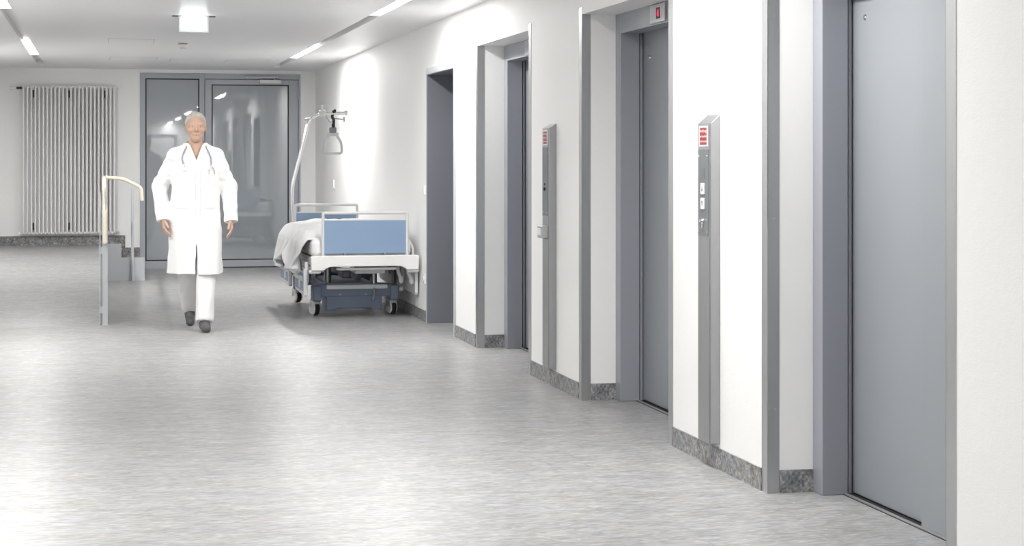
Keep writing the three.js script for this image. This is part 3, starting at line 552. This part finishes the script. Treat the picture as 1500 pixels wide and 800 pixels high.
  part('pole_sleeve', cyl([px, 0.5, pz], [px, 0.78, pz], 0.022, 0.022), M.greyPlasticLight, pole);
  part('pole_knob', [cyl([2.1, 1.845, pz + 0.02], [2.16, 1.85, pz + 0.03], 0.035, 0.035, 20), cyl([2.13, 1.84, pz + 0.03], [2.13, 1.93, pz + 0.03], 0.012), cyl([2.13, 1.925, pz + 0.03], [2.13, 1.935, pz + 0.03], 0.025, 0.025)], M.greyPlasticLight, pole, 'light grey clamp');
  part('end_cap', cyl([2.345, 1.855, pz + 0.06], [2.375, 1.856, pz + 0.063], 0.024, 0.024, 18), M.greyPlasticLight, pole);
  part('pole_joint', cyl([1.955, 1.79, pz + 0.01], [2.04, 1.80, pz + 0.01], 0.011), M.steel, pole);
  part('hook', tube([[2.17, 1.82, pz + 0.035], [2.19, 1.78, pz + 0.05], [2.2, 1.765, pz + 0.05], [2.22, 1.765, pz + 0.05], [2.23, 1.785, pz + 0.05]], 0.005, 16, 8), M.steel, pole, 'small steel hook');
  part('clamp_screw', [cyl([2.25, 1.80, pz + 0.06], [2.34, 1.79, pz + 0.06], 0.007), cyl([2.34, 1.765, pz + 0.06], [2.34, 1.82, pz + 0.06], 0.011)], M.steel, pole);
  const gx = 2.235, gz = pz + 0.045;
  part('grip_strap', [bend([[gx, 1.87, gz + 0.022], [gx + 0.02, 1.885, gz], [gx + 0.01, 1.85, gz - 0.02], [gx - 0.015, 1.82, gz], [gx + 0.005, 1.79, gz + 0.01], [gx, 1.70, gz + 0.01]], 0.014, 0.02, 10), cyl([gx, 1.75, gz + 0.01], [gx, 1.68, gz + 0.01], 0.017)], M.black, pole, 'black webbing strap');
  part('strap_buckle', rb(gx - 0.04, gx + 0.03, 1.655, 1.715, gz - 0.01, gz + 0.03, 0.014, 3), M.greyDark, pole, 'grey strap buckle');
  part('trapeze_grip', [bend([[gx - 0.03, 1.655, gz + 0.01], [gx - 0.09, 1.56, gz + 0.01], [gx - 0.095, 1.455, gz + 0.01], [gx + 0.085, 1.455, gz + 0.01], [gx + 0.08, 1.56, gz + 0.01], [gx + 0.02, 1.655, gz + 0.01]], 0.0125, 0.03, 10), rb(gx - 0.06, gx + 0.05, 1.628, 1.66, gz, gz + 0.02, 0.008)], M.greyPlastic, pole, 'grey triangular grip');
  // ---------------- duvet
  const nz = 70, nu = 110, grid = [], nzf = makeNoise(401);
  const r = 0.07, xl = XL - 0.075, xr = XR - 0.005, TW = xr - xl - 2 * r;
  const N2 = (a, b) => nzf(a + 40, b + 40, 200, 200) - 0.5;
  for (let j = 0; j <= nz; j++) for (let i = 0; i <= nu; i++) {
    const v = j / nz, z = lerp(-17.28, -15.41, v);
    const Lh = 0.20 + 0.05 * Math.sin(v * 9.5 + 0.6) + 0.03 * Math.sin(v * 23) - 0.12 * sstep(0.52, 0.56, v) * sstep(0.64, 0.58, v), Rh = 0.14;
    const c = r * Math.PI / 2, s = lerp(-(Lh + c), TW + c + Rh, i / nu);
    const foot = 1 - sstep(0.7, 1.0, v) * 0.8, xm = clamp((s - TW / 2) / (TW / 2 + 0.05), -1, 1);
    const puff = 0.045 + 0.055 * foot * (1 - Math.pow(Math.abs(xm), 3)) + 0.028 * N2(s * 7, z * 5) + 0.016 * N2(s * 16, z * 13);
    const hT = 0.715; let x, y, zz = z;
    if (s < -c) { const q = (-s - c) / Lh; x = xl - q * (0.03 + 0.035 * Math.sin(z * 17) * 1 + 0.05 * N2(z * 22, 3)) - 0.01; y = hT + puff - 0.045 - r - (-s - c); zz += 0.05 * q * Math.sin(z * 12); }
    else if (s < 0) { const a = -s / r; x = xl + r - r * Math.sin(a) - 0.006 * Math.sin(a); y = hT - r + r * Math.cos(a) + puff - 0.045 * Math.sin(a); }
    else if (s <= TW) { x = xl + r + s; y = hT + puff; }
    else if (s < TW + c) { const a = (s - TW) / r; x = xr - r + r * Math.sin(a); y = hT - r + r * Math.cos(a) + puff - 0.045 * Math.sin(a); }
    else { x = xr + 0.004 * Math.sin(z * 30); y = hT - r - (s - TW - c); }
    // foot edge lies as an uneven diagonal fold, open towards the outer corner
    const e = sstep(0.55, 1, v);
    zz += e * (0.05 * N2(s * 5 + 9, 2) + 0.0 * sstep(0.1, 0.7, s) * sstep(1.1, 0.8, s) - 0.02);
    y -= 0.045 * sstep(0.9, 1, v); if (s < 0) zz -= 0.13 * sstep(0.8, 1, v) * sstep(0, -0.3, s);
    grid.push(V(x, y, zz));
  }
  const pos = [], idx = [], W1 = nu + 1;
  for (const p of grid) pos.push(p.x, p.y, p.z);
  for (let j = 0; j < nz; j++) for (let i = 0; i < nu; i++) { const a = j * W1 + i; idx.push(a, a + W1, a + 1, a + 1, a + W1, a + W1 + 1); }
  const g = new THREE.BufferGeometry(); g.setAttribute('position', new THREE.Float32BufferAttribute(pos, 3)); g.setIndex(idx); g.computeVertexNormals();
  const nn = g.attributes.normal, cnt = grid.length, P2 = pos.slice();
  for (let k = 0; k < cnt; k++) P2.push(pos[3 * k] - nn.getX(k) * 0.022, pos[3 * k + 1] - nn.getY(k) * 0.022, pos[3 * k + 2] - nn.getZ(k) * 0.022);
  const I2 = idx.slice(); for (let k = 0; k < idx.length; k += 3) I2.push(idx[k] + cnt, idx[k + 2] + cnt, idx[k + 1] + cnt);
  const rim = (a, b) => I2.push(a, b, a + cnt, b, b + cnt, a + cnt);
  for (let i = 0; i < nu; i++) { rim(i, i + 1); rim(nz * W1 + i + 1, nz * W1 + i); }
  for (let j = 0; j < nz; j++) { rim((j + 1) * W1, j * W1); rim(j * W1 + nu, (j + 1) * W1 + nu); }
  const d = new THREE.BufferGeometry(); d.setAttribute('position', new THREE.Float32BufferAttribute(P2, 3)); d.setIndex(I2); d.computeVertexNormals();
  single('duvet', d, M.linen, 'white duvet draped over the hospital bed', 'duvet', [2.2, 0.7, -16.5]);
}

// ------------------------------------------------------------------ implicit surfaces for the walking person
function nets(f, lo, hi, h) {
  const n = [0, 1, 2].map(k => Math.ceil((hi[k] - lo[k]) / h) + 1), [nx, ny, nz] = n, val = new Float32Array(nx * ny * nz);
  for (let k = 0, q = 0; k < nz; k++) for (let j = 0; j < ny; j++) for (let i = 0; i < nx; i++, q++) val[q] = f(lo[0] + i * h, lo[1] + j * h, lo[2] + k * h);
  const id = new Int32Array(nx * ny * nz).fill(-1), pos = [], idx = [], at = (i, j, k) => (k * ny + j) * nx + i;
  const E = [[0, 1], [0, 2], [0, 4], [1, 3], [1, 5], [2, 3], [2, 6], [3, 7], [4, 5], [4, 6], [5, 7], [6, 7]];
  const vv = new Float32Array(8);
  for (let k = 0; k < nz - 1; k++) for (let j = 0; j < ny - 1; j++) for (let i = 0; i < nx - 1; i++) {
    let m = 0; for (let c = 0; c < 8; c++) { vv[c] = val[at(i + (c & 1), j + ((c >> 1) & 1), k + (c >> 2))]; if (vv[c] < 0) m |= 1 << c; }
    if (m === 0 || m === 255) continue;
    let x = 0, y = 0, z = 0, cn = 0;
    for (const [a, b] of E) { if ((vv[a] < 0) === (vv[b] < 0)) continue; const t = vv[a] / (vv[a] - vv[b]); x += lerp(a & 1, b & 1, t); y += lerp((a >> 1) & 1, (b >> 1) & 1, t); z += lerp(a >> 2, b >> 2, t); cn++; }
    id[at(i, j, k)] = pos.length / 3; pos.push(lo[0] + (i + x / cn) * h, lo[1] + (j + y / cn) * h, lo[2] + (k + z / cn) * h);
  }
  const quad = (a, b, c, d, flip) => { if (a < 0 || b < 0 || c < 0 || d < 0) return; if (flip) idx.push(a, c, b, a, d, c); else idx.push(a, b, c, a, c, d); };
  for (let k = 1; k < nz - 1; k++) for (let j = 1; j < ny - 1; j++) for (let i = 1; i < nx - 1; i++) {
    const s = val[at(i, j, k)] < 0;
    if (s !== val[at(i + 1, j, k)] < 0) quad(id[at(i, j - 1, k - 1)], id[at(i, j, k - 1)], id[at(i, j, k)], id[at(i, j - 1, k)], !s);
    if (s !== val[at(i, j + 1, k)] < 0) quad(id[at(i - 1, j, k - 1)], id[at(i - 1, j, k)], id[at(i, j, k)], id[at(i, j, k - 1)], !s);
    if (s !== val[at(i, j, k + 1)] < 0) quad(id[at(i - 1, j - 1, k)], id[at(i, j - 1, k)], id[at(i, j, k)], id[at(i - 1, j, k)], !s);
  }
  const g = new THREE.BufferGeometry(); g.setAttribute('position', new THREE.Float32BufferAttribute(pos, 3)); g.setIndex(idx);
  const nr = new Float32Array(pos.length), e = h * 0.4;
  for (let q = 0; q < pos.length; q += 3) {
    const [x, y, z] = [pos[q], pos[q + 1], pos[q + 2]];
    let a = f(x + e, y, z) - f(x - e, y, z), b = f(x, y + e, z) - f(x, y - e, z), c = f(x, y, z + e) - f(x, y, z - e); const L = Math.hypot(a, b, c) || 1;
    nr[q] = a / L; nr[q + 1] = b / L; nr[q + 2] = c / L;
  }
  g.setAttribute('normal', new THREE.BufferAttribute(nr, 3));
  return g;
}
function cap(x, y, z, a, b, ra, rb_) {
  const bxx = b[0] - a[0], by = b[1] - a[1], bz = b[2] - a[2], px = x - a[0], py = y - a[1], pz = z - a[2];
  const t = clamp((px * bxx + py * by + pz * bz) / (bxx * bxx + by * by + bz * bz), 0, 1);
  return Math.hypot(px - bxx * t, py - by * t, pz - bz * t) - lerp(ra, rb_, t);
}
const ell = (x, y, z, c, r) => { const q = Math.hypot((x - c[0]) / r[0], (y - c[1]) / r[1], (z - c[2]) / r[2]); return (q - 1) * Math.min(...r) * (q > 1 ? 1.15 : 1); };
const smin = (a, b, k) => { const h = clamp(0.5 + 0.5 * (b - a) / k, 0, 1); return lerp(b, a, h) - k * h * (1 - h); };

{
  const t = thing('person', 'person in a white coat and white trousers walking with a stethoscope round the neck', 'person', [0.765, 0, -14.92]);
  const PT = (name, g, m, parent, label) => { const o = sh(new THREE.Mesh(g, m)); o.name = name; if (label) o.userData.label = label; parent.add(o); return o; };
  // joints in metres, facing +z; 'a' is the side of -x
  const J = { shA: [-0.163, 1.415, -0.015], elA: [-0.292, 1.175, -0.07], wrA: [-0.268, 0.905, 0.03], shB: [0.163, 1.415, -0.015], elB: [0.275, 1.175, -0.03], wrB: [0.285, 0.895, 0.07],
    hipA: [-0.085, 0.93, 0], knA: [-0.072, 0.50, -0.01], anA: [-0.035, 0.155, -0.30], hipB: [0.085, 0.93, 0.01], knB: [0.078, 0.52, 0.16], anB: [0.055, 0.095, 0.30] };
  const head = (x, y, z) => {
    let d = ell(x, y, z, [0, 1.685, -0.012], [0.077, 0.098, 0.096]);
    d = smin(d, ell(x, y, z, [0, 1.625, 0.028], [0.062, 0.082, 0.062]), 0.035);
    d = smin(d, ell(x, y, z, [0, 1.568, 0.05], [0.036, 0.028, 0.032]), 0.03);
    d = smin(d, cap(x, y, z, [-0.045, 1.69, 0.072], [0.045, 1.69, 0.072], 0.011, 0.011), 0.02);
    for (const s of [-1, 1]) {
      d = Math.max(d, -(Math.hypot(x - s * 0.031, y - 1.668, z - 0.098) - 0.0165) - 0.002 > 0 ? -1 : d);
      d = smin(d, ell(x, y, z, [s * 0.048, 1.635, 0.058], [0.02, 0.016, 0.02]), 0.02);
      d = smin(d, ell(x, y, z, [s * 0.079, 1.655, -0.012], [0.009, 0.032, 0.02]), 0.008);
    }
    d = smin(d, cap(x, y, z, [0, 1.68, 0.086], [0, 1.638, 0.109], 0.008, 0.0125), 0.012);
    d = smin(d, cap(x, y, z, [-0.012, 1.634, 0.095], [0.012, 1.634, 0.095], 0.009, 0.009), 0.01);
    d = smin(d, cap(x, y, z, [-0.018, 1.604, 0.082], [0.018, 1.604, 0.082], 0.008, 0.008), 0.012);
    d = smin(d, cap(x, y, z, [0, 1.44, -0.03], [0, 1.60, -0.02], 0.056, 0.048), 0.018);
    return d;
  };
  const torso = (x, y, z) => {
    let d = cap(x, y, z, [0, 1.60, -0.02], [0, 1.42, -0.028], 0.046, 0.06);
    d = smin(d, ell(x, y, z, [0, 1.26, -0.01], [0.165, 0.23, 0.095]), 0.06);
    d = smin(d, cap(x, y, z, J.shA, J.shB, 0.058, 0.058), 0.05);
    d = smin(d, ell(x, y, z, [0, 0.98, 0], [0.155, 0.17, 0.1]), 0.08);
    for (const k of ['A', 'B']) {
      d = smin(d, cap(x, y, z, J['sh' + k], J['el' + k], 0.047, 0.04), 0.03); d = smin(d, cap(x, y, z, J['el' + k], J['wr' + k], 0.038, 0.027), 0.02);
      d = smin(d, cap(x, y, z, J['hip' + k], J['kn' + k], 0.075, 0.05), 0.03); d = smin(d, cap(x, y, z, J['kn' + k], J['an' + k], 0.048, 0.034), 0.02);
    }
    return d;
  };
  const handF = (k, s) => { // s = +1 when the palm faces +x
    const w = J['wr' + k], e = J['el' + k];
    const dv = V(w[0] - e[0], w[1] - e[1], w[2] - e[2]).normalize(), fwd = V(0, 0, 1).addScaledVector(dv, -dv.z).normalize(), nrm = new THREE.Vector3().crossVectors(fwd, dv).normalize(); if (nrm.x * s < 0) nrm.negate();
    const P = (a, b, c) => [w[0] + dv.x * a + fwd.x * b + nrm.x * c, w[1] + dv.y * a + fwd.y * b + nrm.y * c, w[2] + dv.z * a + fwd.z * b + nrm.z * c];
    const seg = [];
    seg.push([P(-0.06, 0, 0), P(0.015, 0, 0), 0.028, 0.024, 0.02]);
    for (const b of [-0.027, -0.009, 0.009, 0.027]) seg.push([P(0.01, b * 0.7, 0), P(0.088, b, 0.004), 0.015, 0.0125, 0.012]);
    [[-0.03, 0.055], [-0.0105, 0.072], [0.0095, 0.078], [0.029, 0.068]].forEach(([b, L]) => { seg.push([P(0.085, b, 0.004), P(0.085 + L * 0.45, b * 1.06, 0.016), 0.0098, 0.009, 0.004]); seg.push([P(0.085 + L * 0.45, b * 1.06, 0.016), P(0.085 + L * 0.86, b * 1.04, 0.04), 0.009, 0.0075, 0.003]); });
    seg.push([P(0.02, 0.02, 0.006), P(0.055, 0.045, 0.02), 0.016, 0.0115, 0.012]); seg.push([P(0.055, 0.045, 0.02), P(0.092, 0.05, 0.032), 0.0105, 0.0085, 0.004]);
    const f = (x, y, z) => { let d = 9; for (const q of seg) d = smin(d, cap(x, y, z, q[0], q[1], q[2], q[3]), q[4]); return d; };
    const c = P(0.06, 0, 0); return [f, [c[0] - 0.1, c[1] - 0.14, c[2] - 0.1], [c[0] + 0.1, c[1] + 0.14, c[2] + 0.1]];
  };
  const hA = handF('A', 1), hB = handF('B', -1);
  const bodyG = merge(nets(torso, [-0.42, 0.05, -0.42], [0.42, 1.56, 0.42], 0.014), nets(head, [-0.12, 1.46, -0.14], [0.12, 1.82, 0.15], 0.0045), nets(...hA, 0.0045), nets(...hB, 0.0045));
  const body = PT('body', mergeVertices(bodyG), M.skin, t, 'skin of face, neck and hands');
  for (const s of [-1, 1]) {
    const e = new THREE.SphereGeometry(0.0105, 16, 12); e.scale(1, 0.62, 1); e.translate(s * 0.031, 1.667, 0.0735); PT('eye', e, M.eye, t);
    const ir = new THREE.SphereGeometry(0.0056, 12, 8); ir.translate(s * 0.031, 1.667, 0.0795); PT('iris', ir, M.shoe, t);
    PT('eyebrow', tube([[s * 0.013, 1.6925, 0.0875], [s * 0.032, 1.696, 0.083], [s * 0.053, 1.687, 0.070]], 0.0042, 12, 6), M.hair, t, 'grey eyebrow');
  }
  PT('lips', merge(tube([[-0.026, 1.6035, 0.0825], [-0.010, 1.6065, 0.0885], [0, 1.6055, 0.0895], [0.010, 1.6065, 0.0885], [0.026, 1.6035, 0.0825]], 0.0032, 16, 6), tube([[-0.024, 1.6015, 0.0825], [0, 1.598, 0.0885], [0.024, 1.6015, 0.0825]], 0.004, 14, 6)), M.lips, t);
  const hn = makeNoise(55);
  PT('hair', nets((x, y, z) => { const d = ell(x, y, z, [0, 1.692, -0.018], [0.086, 0.103, 0.105]) + 0.008 * (hn(x * 120 + 60, z * 60 + y * 40 + 60, 256, 256) - 0.5); return Math.max(d, z - 0.075 + (1.765 - y) * 0.85, 1.6 - y + 0.4 * Math.max(0, z + 0.02), -(ell(x, y, z, [0, 1.685, -0.014], [0.072, 0.092, 0.09]))); }, [-0.11, 1.56, -0.15], [0.11, 1.82, 0.12], 0.005), M.hair, t, 'short grey white hair');
  // trousers
  const fold = makeNoise(66);
  const trF = (x, y, z) => {
    let d = 9;
    for (const k of ['A', 'B']) { const s = k === 'A' ? -1 : 1, an = J['an' + k], kn = J['kn' + k], hem = [an[0] + s * 0.0, an[1] + 0.01, an[2]]; let q = smin(cap(x, y, z, J['hip' + k], kn, 0.1, 0.077), cap(x, y, z, kn, hem, 0.077, 0.074), 0.03); const dx = hem[0] - kn[0], dy = hem[1] - kn[1], dz = hem[2] - kn[2], L = Math.hypot(dx, dy, dz); q = Math.max(q, ((x - hem[0]) * dx + (y - hem[1]) * dy + (z - hem[2]) * dz) / L - 0.03); d = smin(d, q, 0.015); }
    d = smin(d, ell(x, y, z, [0, 0.97, 0], [0.17, 0.12, 0.115]), 0.05);
    return Math.max(d, y - 1.05) + 0.009 * (fold(x * 26 + 60, y * 11 + z * 9 + 60, 256, 256) - 0.5);
  };
  PT('trousers', nets(trF, [-0.22, 0.02, -0.44], [0.22, 1.1, 0.46], 0.011), M.trousers, t, 'white trousers');
  // shoes
  const shoe = (heel, toe, lift) => {
    const up = (x, y, z) => { let d = cap(x, y, z, [heel[0], heel[1] + 0.045, heel[2]], [toe[0], toe[1] + 0.032, toe[2]], 0.044, 0.036); d = smin(d, cap(x, y, z, [heel[0], heel[1] + 0.08, heel[2] + 0.01], [lerp(heel[0], toe[0], 0.5), lerp(heel[1], toe[1], 0.5) + 0.055, lerp(heel[2], toe[2], 0.5)], 0.04, 0.036), 0.02); const tt = (z - heel[2]) / (toe[2] - heel[2]), fl = lerp(heel[1], toe[1], tt); return Math.max(d, fl - y + 0.004); };
    const g = nets(up, [heel[0] - 0.08, -0.01, heel[2] - 0.08], [heel[0] + 0.1, 0.26, toe[2] + 0.06], 0.006);
    PT('shoe', g, M.shoe, t, 'dark grey shoe');
  };
  shoe([0.055, 0.0, 0.27], [0.062, 0.0, 0.43]); shoe([-0.035, 0.07, -0.33], [-0.035, 0.0, -0.20]);
  // coat
  const prof = [[0.40, 0.232, 0.185, 0.0], [0.62, 0.218, 0.165, 0.0], [0.92, 0.205, 0.142, 0], [1.10, 0.198, 0.132, 0], [1.30, 0.205, 0.132, -0.005], [1.40, 0.19, 0.118, -0.012], [1.47, 0.15, 0.095, -0.02], [1.53, 0.09, 0.085, -0.022], [1.58, 0.075, 0.078, -0.02]];
  const pf = y => { let i = 0; while (i < prof.length - 2 && y > prof[i + 1][0]) i++; const a = prof[i], b = prof[i + 1], q = clamp((y - a[0]) / (b[0] - a[0]), 0, 1), w = q * q * (3 - 2 * q); return [lerp(a[1], b[1], w), lerp(a[2], b[2], w), lerp(a[3], b[3], w)]; };
  const cf = makeNoise(67);
  const shell = (x, y, z) => { const [a, b, c] = pf(y), q = Math.hypot(x / a, (z - c) / b); return (q - 1) * Math.min(a, b); };
  const coatO = (x, y, z) => {
    let d = shell(x, y, z);
    d += (0.010 * (cf(x * 14 + 60, y * 5 + 60 + z * 6, 256, 256) - 0.5) + 0.006 * (cf(x * 40 + 80, y * 12 + 80, 256, 256) - 0.5)) + 0.010 * sstep(0.95, 0.5, y) * Math.sin(Math.atan2(z, x) * 7 + 1);
    for (const k of [-1, 1]) d = smin(d, cap(x, y, z, [k * 0.04, 1.475, -0.03], [k * 0.165, 1.43, -0.018], 0.062, 0.06), 0.04);
    d = smin(d, cap(x, y, z, [J.hipB[0], 0.80, 0.065], [J.knB[0], 0.40, 0.205], 0.115, 0.105), 0.05); d = smin(d, cap(x, y, z, [J.hipA[0], 0.80, 0.0], [J.knA[0], 0.44, 0.0], 0.105, 0.10), 0.05);
    d = Math.max(d, y - 1.535);
    for (const k of ['A', 'B']) {
      const w = J['wr' + k], e = J['el' + k], s = J['sh' + k];
      let q = smin(cap(x, y, z, s, e, 0.07, 0.062), cap(x, y, z, e, w, 0.062, 0.056), 0.03);
      const dx = w[0] - e[0], dy = w[1] - e[1], dz = w[2] - e[2], L = Math.hypot(dx, dy, dz);
      q += 0.010 * (cf(x * 10 + 30, y * 30 + z * 18 + 90, 256, 256) - 0.5);
      q = Math.max(q, ((x - w[0]) * dx + (y - w[1]) * dy + (z - w[2]) * dz) / L - 0.02);
      d = smin(d, q, 0.035);
    }
    return Math.max(d, 0.455 - y);
  };
  const coatF = (x, y, z) => {
    let d = coatO(x, y, z);
    if (y < 0.95) { const i = coatO(x, y, z) + 0.02; d = Math.max(d, -Math.max(y < 0.47 ? Math.min(i, coatO(x, 0.49, z) + 0.02) : i, y - 0.7)); }      // hollow skirt
    if (z > 0 && y > 1.36) d = Math.max(d, -(Math.abs(x) - 0.062 * (y - 1.375) / 0.16));           // V neck
    if (z > 0 && y < 0.72) d = Math.max(d, -(Math.abs(x + 0.004) - 0.002 - 0.03 * (0.72 - y)));     // open front slit
    return d;
  };
  const coat = PT('coat', nets(coatF, [-0.40, 0.43, -0.24], [0.40, 1.57, 0.36], 0.0095), M.coat, t, 'long white coat');
  const fz = (x, y) => { let z = 0.36; for (let k = 0; k < 80; k++) { const d = coatO(x, y, z); if (d < 0.0005) break; z -= Math.max(0.002, d * 0.7); if (z < -0.05) break; } return z; };
  const conform = (rows, off, th) => { // rows of [xLeft, xRight, y]
    const pos = [], idx = [], C = 5;
    rows.forEach(([a, b, y]) => { for (let i = 0; i <= C; i++) { const x = lerp(a, b, i / C); pos.push(x, y, fz(x, y) + off); } });
    const n = rows.length, w = C + 1; for (let j = 0; j < n - 1; j++) for (let i = 0; i < C; i++) { const a = j * w + i; idx.push(a, a + 1, a + w, a + 1, a + w + 1, a + w); }
    const cnt = pos.length / 3; for (let k = 0; k < cnt; k++) pos.push(pos[3 * k], pos[3 * k + 1], pos[3 * k + 2] - th);
    const I = idx.slice(); for (let k = 0; k < idx.length; k += 3) I.push(idx[k] + cnt, idx[k + 2] + cnt, idx[k + 1] + cnt);
    const rim = (a, b) => I.push(a, a + cnt, b, b, a + cnt, b + cnt);
    for (let j = 0; j < n - 1; j++) { rim(j * w, (j + 1) * w); rim((j + 1) * w + C, j * w + C); }
    for (let i = 0; i < C; i++) { rim(i + 1, i); rim((n - 1) * w + i, (n - 1) * w + i + 1); }
    const g = new THREE.BufferGeometry(); g.setAttribute('position', new THREE.Float32BufferAttribute(pos, 3)); g.setIndex(I); g.computeVertexNormals(); return g.toNonIndexed();
  };
  const rowsOf = (y0, y1, n, fn) => Array.from({ length: n + 1 }, (_, i) => { const y = lerp(y0, y1, i / n); return [...fn(y), y]; });
  for (const s of [-1, 1]) {
    const edge = y => 0.062 * clamp((y - 1.375) / 0.16, 0, 1);
    PT('lapel', conform(rowsOf(1.30, 1.52, 16, y => { const i = edge(y) - 0.006, o = i + 0.012 + 0.055 * sstep(1.30, 1.40, y) * sstep(1.535, 1.45, y); return s > 0 ? [i, o] : [-o, -i]; }), 0.007, 0.012), M.coat, coat, 'white coat lapel');
    PT('pocket', conform(rowsOf(0.83, 1.0, 8, () => s > 0 ? [0.07, 0.185] : [-0.185, -0.07]), 0.005, 0.01), M.coat, coat, 'patch pocket');
  }
  PT('pocket', conform(rowsOf(1.2, 1.31, 6, () => [0.065, 0.155]), 0.005, 0.01), M.coat, coat, 'breast pocket');
  PT('placket', conform(rowsOf(0.80, 1.375, 24, () => [-0.008, 0.03]), 0.005, 0.012), M.coat, coat, 'front placket');
  for (const y of [1.33, 1.19, 1.05, 0.91]) { const g = cyl([0.012, y, fz(0.012, y) + 0.003], [0.012, y, fz(0.012, y) + 0.009], 0.009, 0.008, 14); PT('button', g, M.plastic, coat, 'white button'); }
  // stethoscope round the neck
  const L = (x, y, o = 0.012) => [x, y, fz(x, y) + o];
  const st = PT('stethoscope', tube([L(-0.105, 1.355), L(-0.118, 1.40), L(-0.105, 1.45), L(-0.082, 1.492, 0.014), [-0.079, 1.53, -0.02], [-0.055, 1.548, -0.085], [0, 1.55, -0.105], [0.055, 1.548, -0.085], [0.079, 1.53, -0.02], L(0.082, 1.492, 0.014), L(0.105, 1.45), L(0.12, 1.40), L(0.122, 1.35)], 0.0052, 90, 8), M.tube, t, 'grey stethoscope tubing');
  PT('chest_piece', merge(cyl(L(-0.105, 1.355, 0.01), L(-0.103, 1.325, 0.012), 0.007, 0.007), (() => { const a = L(-0.103, 1.315, 0.004), b = L(-0.103, 1.315, 0.018); return cyl(a, b, 0.021, 0.018, 20); })()), M.chrome, st, 'metal chest piece');
  PT('ear_tubes', merge(tube([L(0.122, 1.35), L(0.105, 1.32), L(0.10, 1.27)], 0.0035, 20, 8), tube([L(0.122, 1.35), L(0.142, 1.32), L(0.148, 1.275)], 0.0035, 20, 8)), M.chrome, st, 'metal ear tubes');
}

scene.traverse(o => { if (o.isMesh) { o.castShadow = o.receiveShadow = true; } });
renderer.render(scene, camera);
